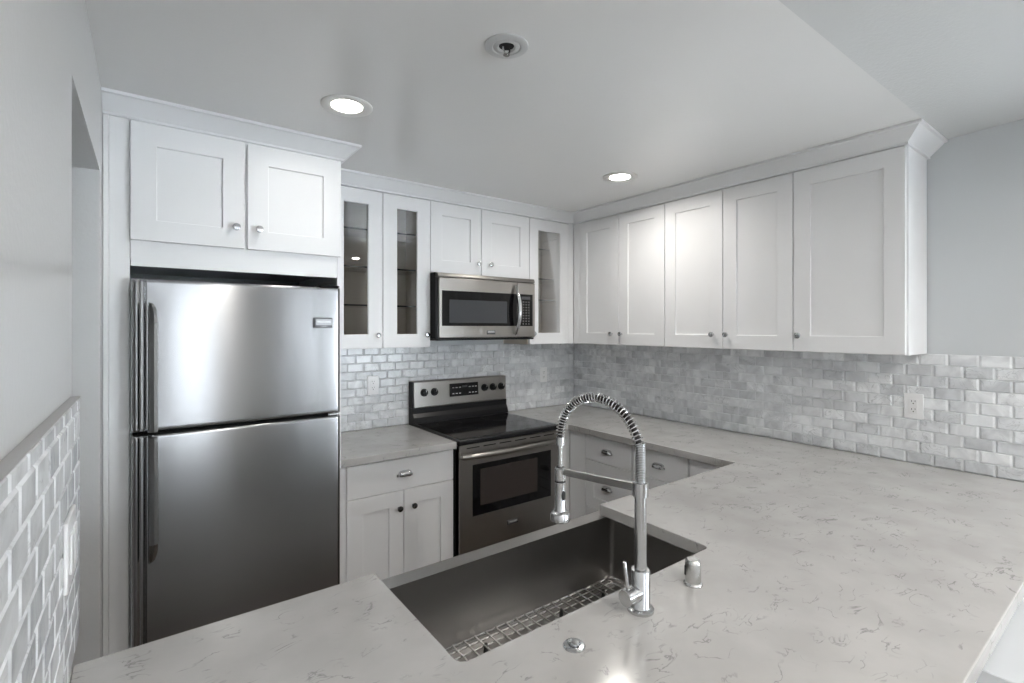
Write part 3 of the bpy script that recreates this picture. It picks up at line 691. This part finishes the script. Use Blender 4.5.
d = MB(); bb = bmesh.new()
d.prism([(gy(1.076) - .0095, 1.076), (gy(1.162) - .0055, 1.162), (gy(1.162) + .004, 1.162), (gy(1.076) + .003, 1.076)], -1.222, -.997, M_BLACKG, .001, 1, plane='yz')
yy = gy(1.12) - .0098
for i, x in enumerate((-1.198, -1.172, -1.146, -1.068, -1.042, -1.018)):
    for z in (1.095, 1.135):
        d.box(x - .007, x + .007, yy + (z - 1.12) * .035 - .0006, yy + (z - 1.12) * .035 + .002, z - .0025, z + .0025, M_WHITEMARK, 0)
d.box(-1.128, -1.088, yy - .0003, yy + .002, 1.134, 1.146, M_GREYMARK, 0)
d.build('display', bg_)
for x in (-1.413, -1.339, -.945, -.873, -.801):
    d = MB(); ax = (Vector((1, 0, 0)), Vector((0, -.035, -1)).normalized(), Vector((0, -1, .035)).normalized())
    d.lathe([(.0255, 0), (.0255, .004), (.021, .006), (.019, .024), (.0175, .026), (0, .0262)], (x, gy(gz) - .0035, gz), M_BLACKP, axis=ax, seg=28)
    d.box(x - .004, x + .004, gy(gz) - .037, gy(gz) - .0225, gz - .0185, gz + .0185, M_BLACKP, .0015)
    d.box(x - .0012, x + .0012, gy(gz) - .0376, gy(gz) - .0368, gz + .006, gz + .0175, M_WHITEMARK, 0)
    d.build('knob', bg_)
# oven door
d = MB(); d.box(GX0 + .013, GX1 - .004, GF - .003, -.602, .245, .888, M_STEELW, .004, 2); od = d.build('oven_door', t)
WX0, WX1, WZ0, WZ1 = -1.397, -.818, .483, .772
d = MB(); d.box(WX0, WX1, GF - .0055, GF - .0025, WZ0, WZ1, M_BLACKG, .0012); d.box(WX0 + .05, WX1 - .11, GF - .0062, GF - .0053, WZ0 + .052, WZ1 - .03, mat('smoked_oven_glass', (.045, .036, .033), .12), .0004)
d.build('window', od)
hp = []
for i in range(25):
    a = i / 24; x = GX0 + .03 + (GX1 - GX0 - .06) * a; hp.append((x, GF - .022 - .030 * math.sin(PI * a) ** .5, .829))
d = MB(); d.tube([(hp[0][0], GF - .002, .829)] + hp + [(hp[-1][0], GF - .002, .829)], .0165, M_STEELW, 14, flat=1.0); d.build('handle', od)
d = MB()
for i in range(6): x = GX0 + .06 + i * .112; d.box(x, x + .085, GF - .0042, GF - .002, .866, .872, M_BLACKP, .0005)
d.build('vent_slots', od)
d = MB(); d.box(-1.157, -1.077, GF - .0065, GF - .0025, .377, .404, M_GREYMARK, .001); d.box(-1.154, -1.080, GF - .0072, GF - .006, .386, .402, M_BADGE, .0004)
d.text('FRIGIDAIRE', .0105, (-1.117, GF - .0076, .394), M_WHITEMARK); d.build('badge', od)
d = MB(); d.box(GX0 + .013, GX1 - .004, GF - .002, -.602, .075, .240, M_STEELW, .004, 2); d.build('storage_drawer', t)
d = MB(); d.box(GX0 + .02, GX1 - .02, -.58, -.1, 0, .0195, M_BLACKP, 0); d.build('base', t)

# ------------------------------------------------------------------ MICROWAVE
t = thing('microwave', 'stainless steel over-the-range microwave under the short wall cabinet', 'microwave', (-1.12, -.2, 1.47))
MX0, MX1, MF = -1.4885, -.7505, -.400; MZ0, MZ1 = 1.476, 1.872
d = MB(); d.box(MX0, MX1, -.372, -.012, MZ0, MZ1 - .0005, M_DARKIN, .002); d.build('body', t)
d = MB(); d.prism([(-.3725, 1.842), (MF, 1.842), (MF - .004, 1.850), (MF + .003, 1.868), (-.3725, 1.8715)], MX0 + .001, MX1, M_STEELW, .0015, 1, plane='yz'); d.build('vent_grille', t)
DX1 = -.898
d = MB(); d.box(MX0 + .010, DX1, MF - .004, -.3725, MZ0 + .003, 1.8395, M_STEELW, .004, 2); md_ = d.build('door', t)
d = MB(); d.box(MX0 + .0005, MX0 + .0095, MF + .006, -.3725, MZ0 + .003, 1.8395, M_BLACKP, .001); d.build('hinge_strip', t)
d = MB(); d.box(-1.460, -.903, MF - .0062, MF - .0035, 1.552, 1.763, M_BLACKG, .001); d.box(-1.412, -.985, MF - .0069, MF - .0060, 1.570, 1.710, mat('microwave_window_screen', (.05, .053, .058), .10), .0004); d.build('window', md_)
hp = []
for i in range(25):
    a = i / 24; hp.append((-.920, MF - .010 - .046 * math.sin(PI * a) ** .8, 1.493 + (1.816 - 1.493) * a))
d = MB(); d.tube(hp, [.004 + .011 * math.sin(PI * i / 24) ** .5 for i in range(25)], M_CHROME, 14); d.build('handle', md_)
d = MB(); d.box(-1.142, -1.078, MF - .0065, MF - .0035, 1.499, 1.524, M_GREYMARK, .001); d.box(-1.139, -1.081, MF - .0072, MF - .006, 1.507, 1.522, M_BADGE, .0004); d.text('FRIGIDAIRE', .0088, (-1.110, MF - .0076, 1.5145), M_WHITEMARK); d.build('badge', md_)
d = MB(); d.box(DX1 + .0025, MX1, MF - .004, -.3725, MZ0 + .003, 1.8395, M_STEELW, .004, 2); cp = d.build('control_panel', t)
d = MB(); d.box(-.889, -.772, MF - .0062, MF - .0035, 1.552, 1.763, M_BLACKG, .001)
for r in range(9):
    for c in range(3):
        x = -.853 + c * .024; z = 1.712 - r * .0182; d.box(x - .0032, x + .0032, MF - .0067, MF - .0055, z - .0018, z + .0018, M_WHITEMARK, 0)
d.box(-.868, -.795, MF - .0067, MF - .0055, 1.728, 1.748, M_GREYMARK, .0003); d.build('keypad', cp)
d = MB(); d.box(MX0 + .004, MX1 - .004, -.396, -.02, MZ0 - .012, MZ0 - .0005, M_BLACKP, .002); d.build('underside_vent', t)

# ------------------------------------------------------------------ OUTLETS
def outlet(label, T, u, z, v0, w=.072, h=.116, kind='duplex', name='outlet'):
    t = thing(name, label, 'outlet' if kind == 'duplex' else 'light switch', T((u, v0, z)), 'white outlets on the tile' if kind == 'duplex' else None)
    d = MB(T); d.prism([(u - w / 2, z - h / 2), (u + w / 2, z - h / 2), (u + w / 2, z + h / 2), (u - w / 2, z + h / 2)], v0, v0 + .006, M_PLASTIC, .002, 2, plane='xz'); d.build('plate', t)
    if kind == 'duplex':
        d = MB(T); d.box(u - .0168, u + .0168, v0 + .0062, v0 + .0080, z - .0335, z + .0335, M_PLASTIC, .001)
        for s in (-1, 1):
            zc = z + s * .0185
            d.box(u - .0075, u - .0055, v0 + .0078, v0 + .0084, zc + .001, zc + .009, M_BLACKP, 0); d.box(u + .0055, u + .0075, v0 + .0078, v0 + .0084, zc + .002, zc + .009, M_BLACKP, 0)
            d.lathe([(.0026, 0), (.0026, .0006), (0, .0007)], (u, v0 + .0078, zc - .006), M_BLACKP, axis='y', seg=12)
        d.build('socket', t)
    else:
        for s in (-1, 1):
            d = MB(T); d.box(u + s * .023 - .0165, u + s * .023 + .0165, v0 + .0062, v0 + .0095, z - .033, z + .033, M_PLASTIC, .0012); d.build('rocker', t)
    return t
outlet('white duplex outlet on the marble tile right of the long cabinet run', right_T, 2.268, 1.178, .0083)
outlet('white duplex outlet on the tile between refrigerator and range', back_T, -1.731, 1.183, .0083)
outlet('white duplex outlet on the tile right of the range', back_T, -.343, 1.170, .0083)
outlet('white double switch plate on the tiled left wall', lambda p: Vector((XL + p[1], -p[0], p[2])), 1.85, 1.160, 0.0163, .116, .118, 'switch', 'light_switch')

# ------------------------------------------------------------------ CEILING FITTINGS
def downlight(x, y, z, lb, group, watts, spread):
    t = thing('recessed_light', lb, 'ceiling light', (x, y, z), group)
    d = MB(); d.lathe([(.094, -.0003), (.094, -.003), (.088, -.006), (.062, -.004), (.057, -.002), (.057, -.0003)], (x, y, z), M_LAMPTRIM, seg=48); d.build('trim_ring', t)
    d = MB(); d.lathe([(.0565, -.0015), (.0565, -.0024), (0, -.0034)], (x, y, z), M_LENS, seg=40); d.build('lens', t)
    l = bpy.data.lights.new('lamp_glow', 'AREA'); l.shape = 'DISK'; l.size = .10; l.energy = watts; l.color = (1, .96, .905); l.spread = math.radians(spread)
    o = bpy.data.objects.new('lamp_glow', l); COL.objects.link(o); o.parent = t; o.location = (0, 0, -.012)
downlight(-2.256, -1.123, ZC, 'round recessed ceiling light in front of the refrigerator cabinet, lit', 'recessed kitchen lights', LAMP_W * .26, 165)
downlight(-.748, -1.147, ZC, 'round recessed ceiling light near the corner wall cabinets, lit', 'recessed kitchen lights', LAMP_W, 165)
for x, y, lb in ((-2.3, -4.0, 'added recessed fill light behind the viewer, nearer the left wall'), (-.66, -4.0, 'recessed living room ceiling light behind the viewer, nearer the long cabinet wall')):  # the left lamp is unseen, added as fill for the kitchen
    downlight(x, y, ZC + .05 * (YCE - y) - .006, lb, 'recessed living room lights', ROOM_LAMP_W if x < -1 else .72 * ROOM_LAMP_W, 170)
x, y = -2.005, -1.805
t = thing('fire_sprinkler', 'round grey ceiling fire sprinkler nearest the viewer', 'sprinkler', (x, y, ZC))
d = MB(); d.lathe([(.065, -.0003), (.065, -.0035), (.060, -.006), (.043, -.006), (.040, -.0035), (.036, -.006), (.027, -.006), (.023, -.0015), (.023, -.0006)], (x, y, ZC), mat('grey_sprinkler_metal', (.62, .63, .63), .4, .2), seg=44); d.build('escutcheon', t)
d = MB(); d.lathe([(.0225, -.0007), (.0225, -.0012), (0, -.0013)], (x, y, ZC), M_BLACKP, seg=24); d.build('opening', t)
d = MB(); d.tube([(x - .011, y, ZC - .002), (x - .012, y, ZC - .012), (x - .008, y, ZC - .023), (x, y, ZC - .026), (x + .008, y, ZC - .023), (x + .012, y, ZC - .012), (x + .011, y, ZC - .002)], .0030, M_NICKEL, 8); d.lathe([(.0, -.0275), (.010, -.0275), (.010, -.0262), (0, -.026)], (x, y, ZC), M_NICKEL, seg=20); d.build('deflector', t)
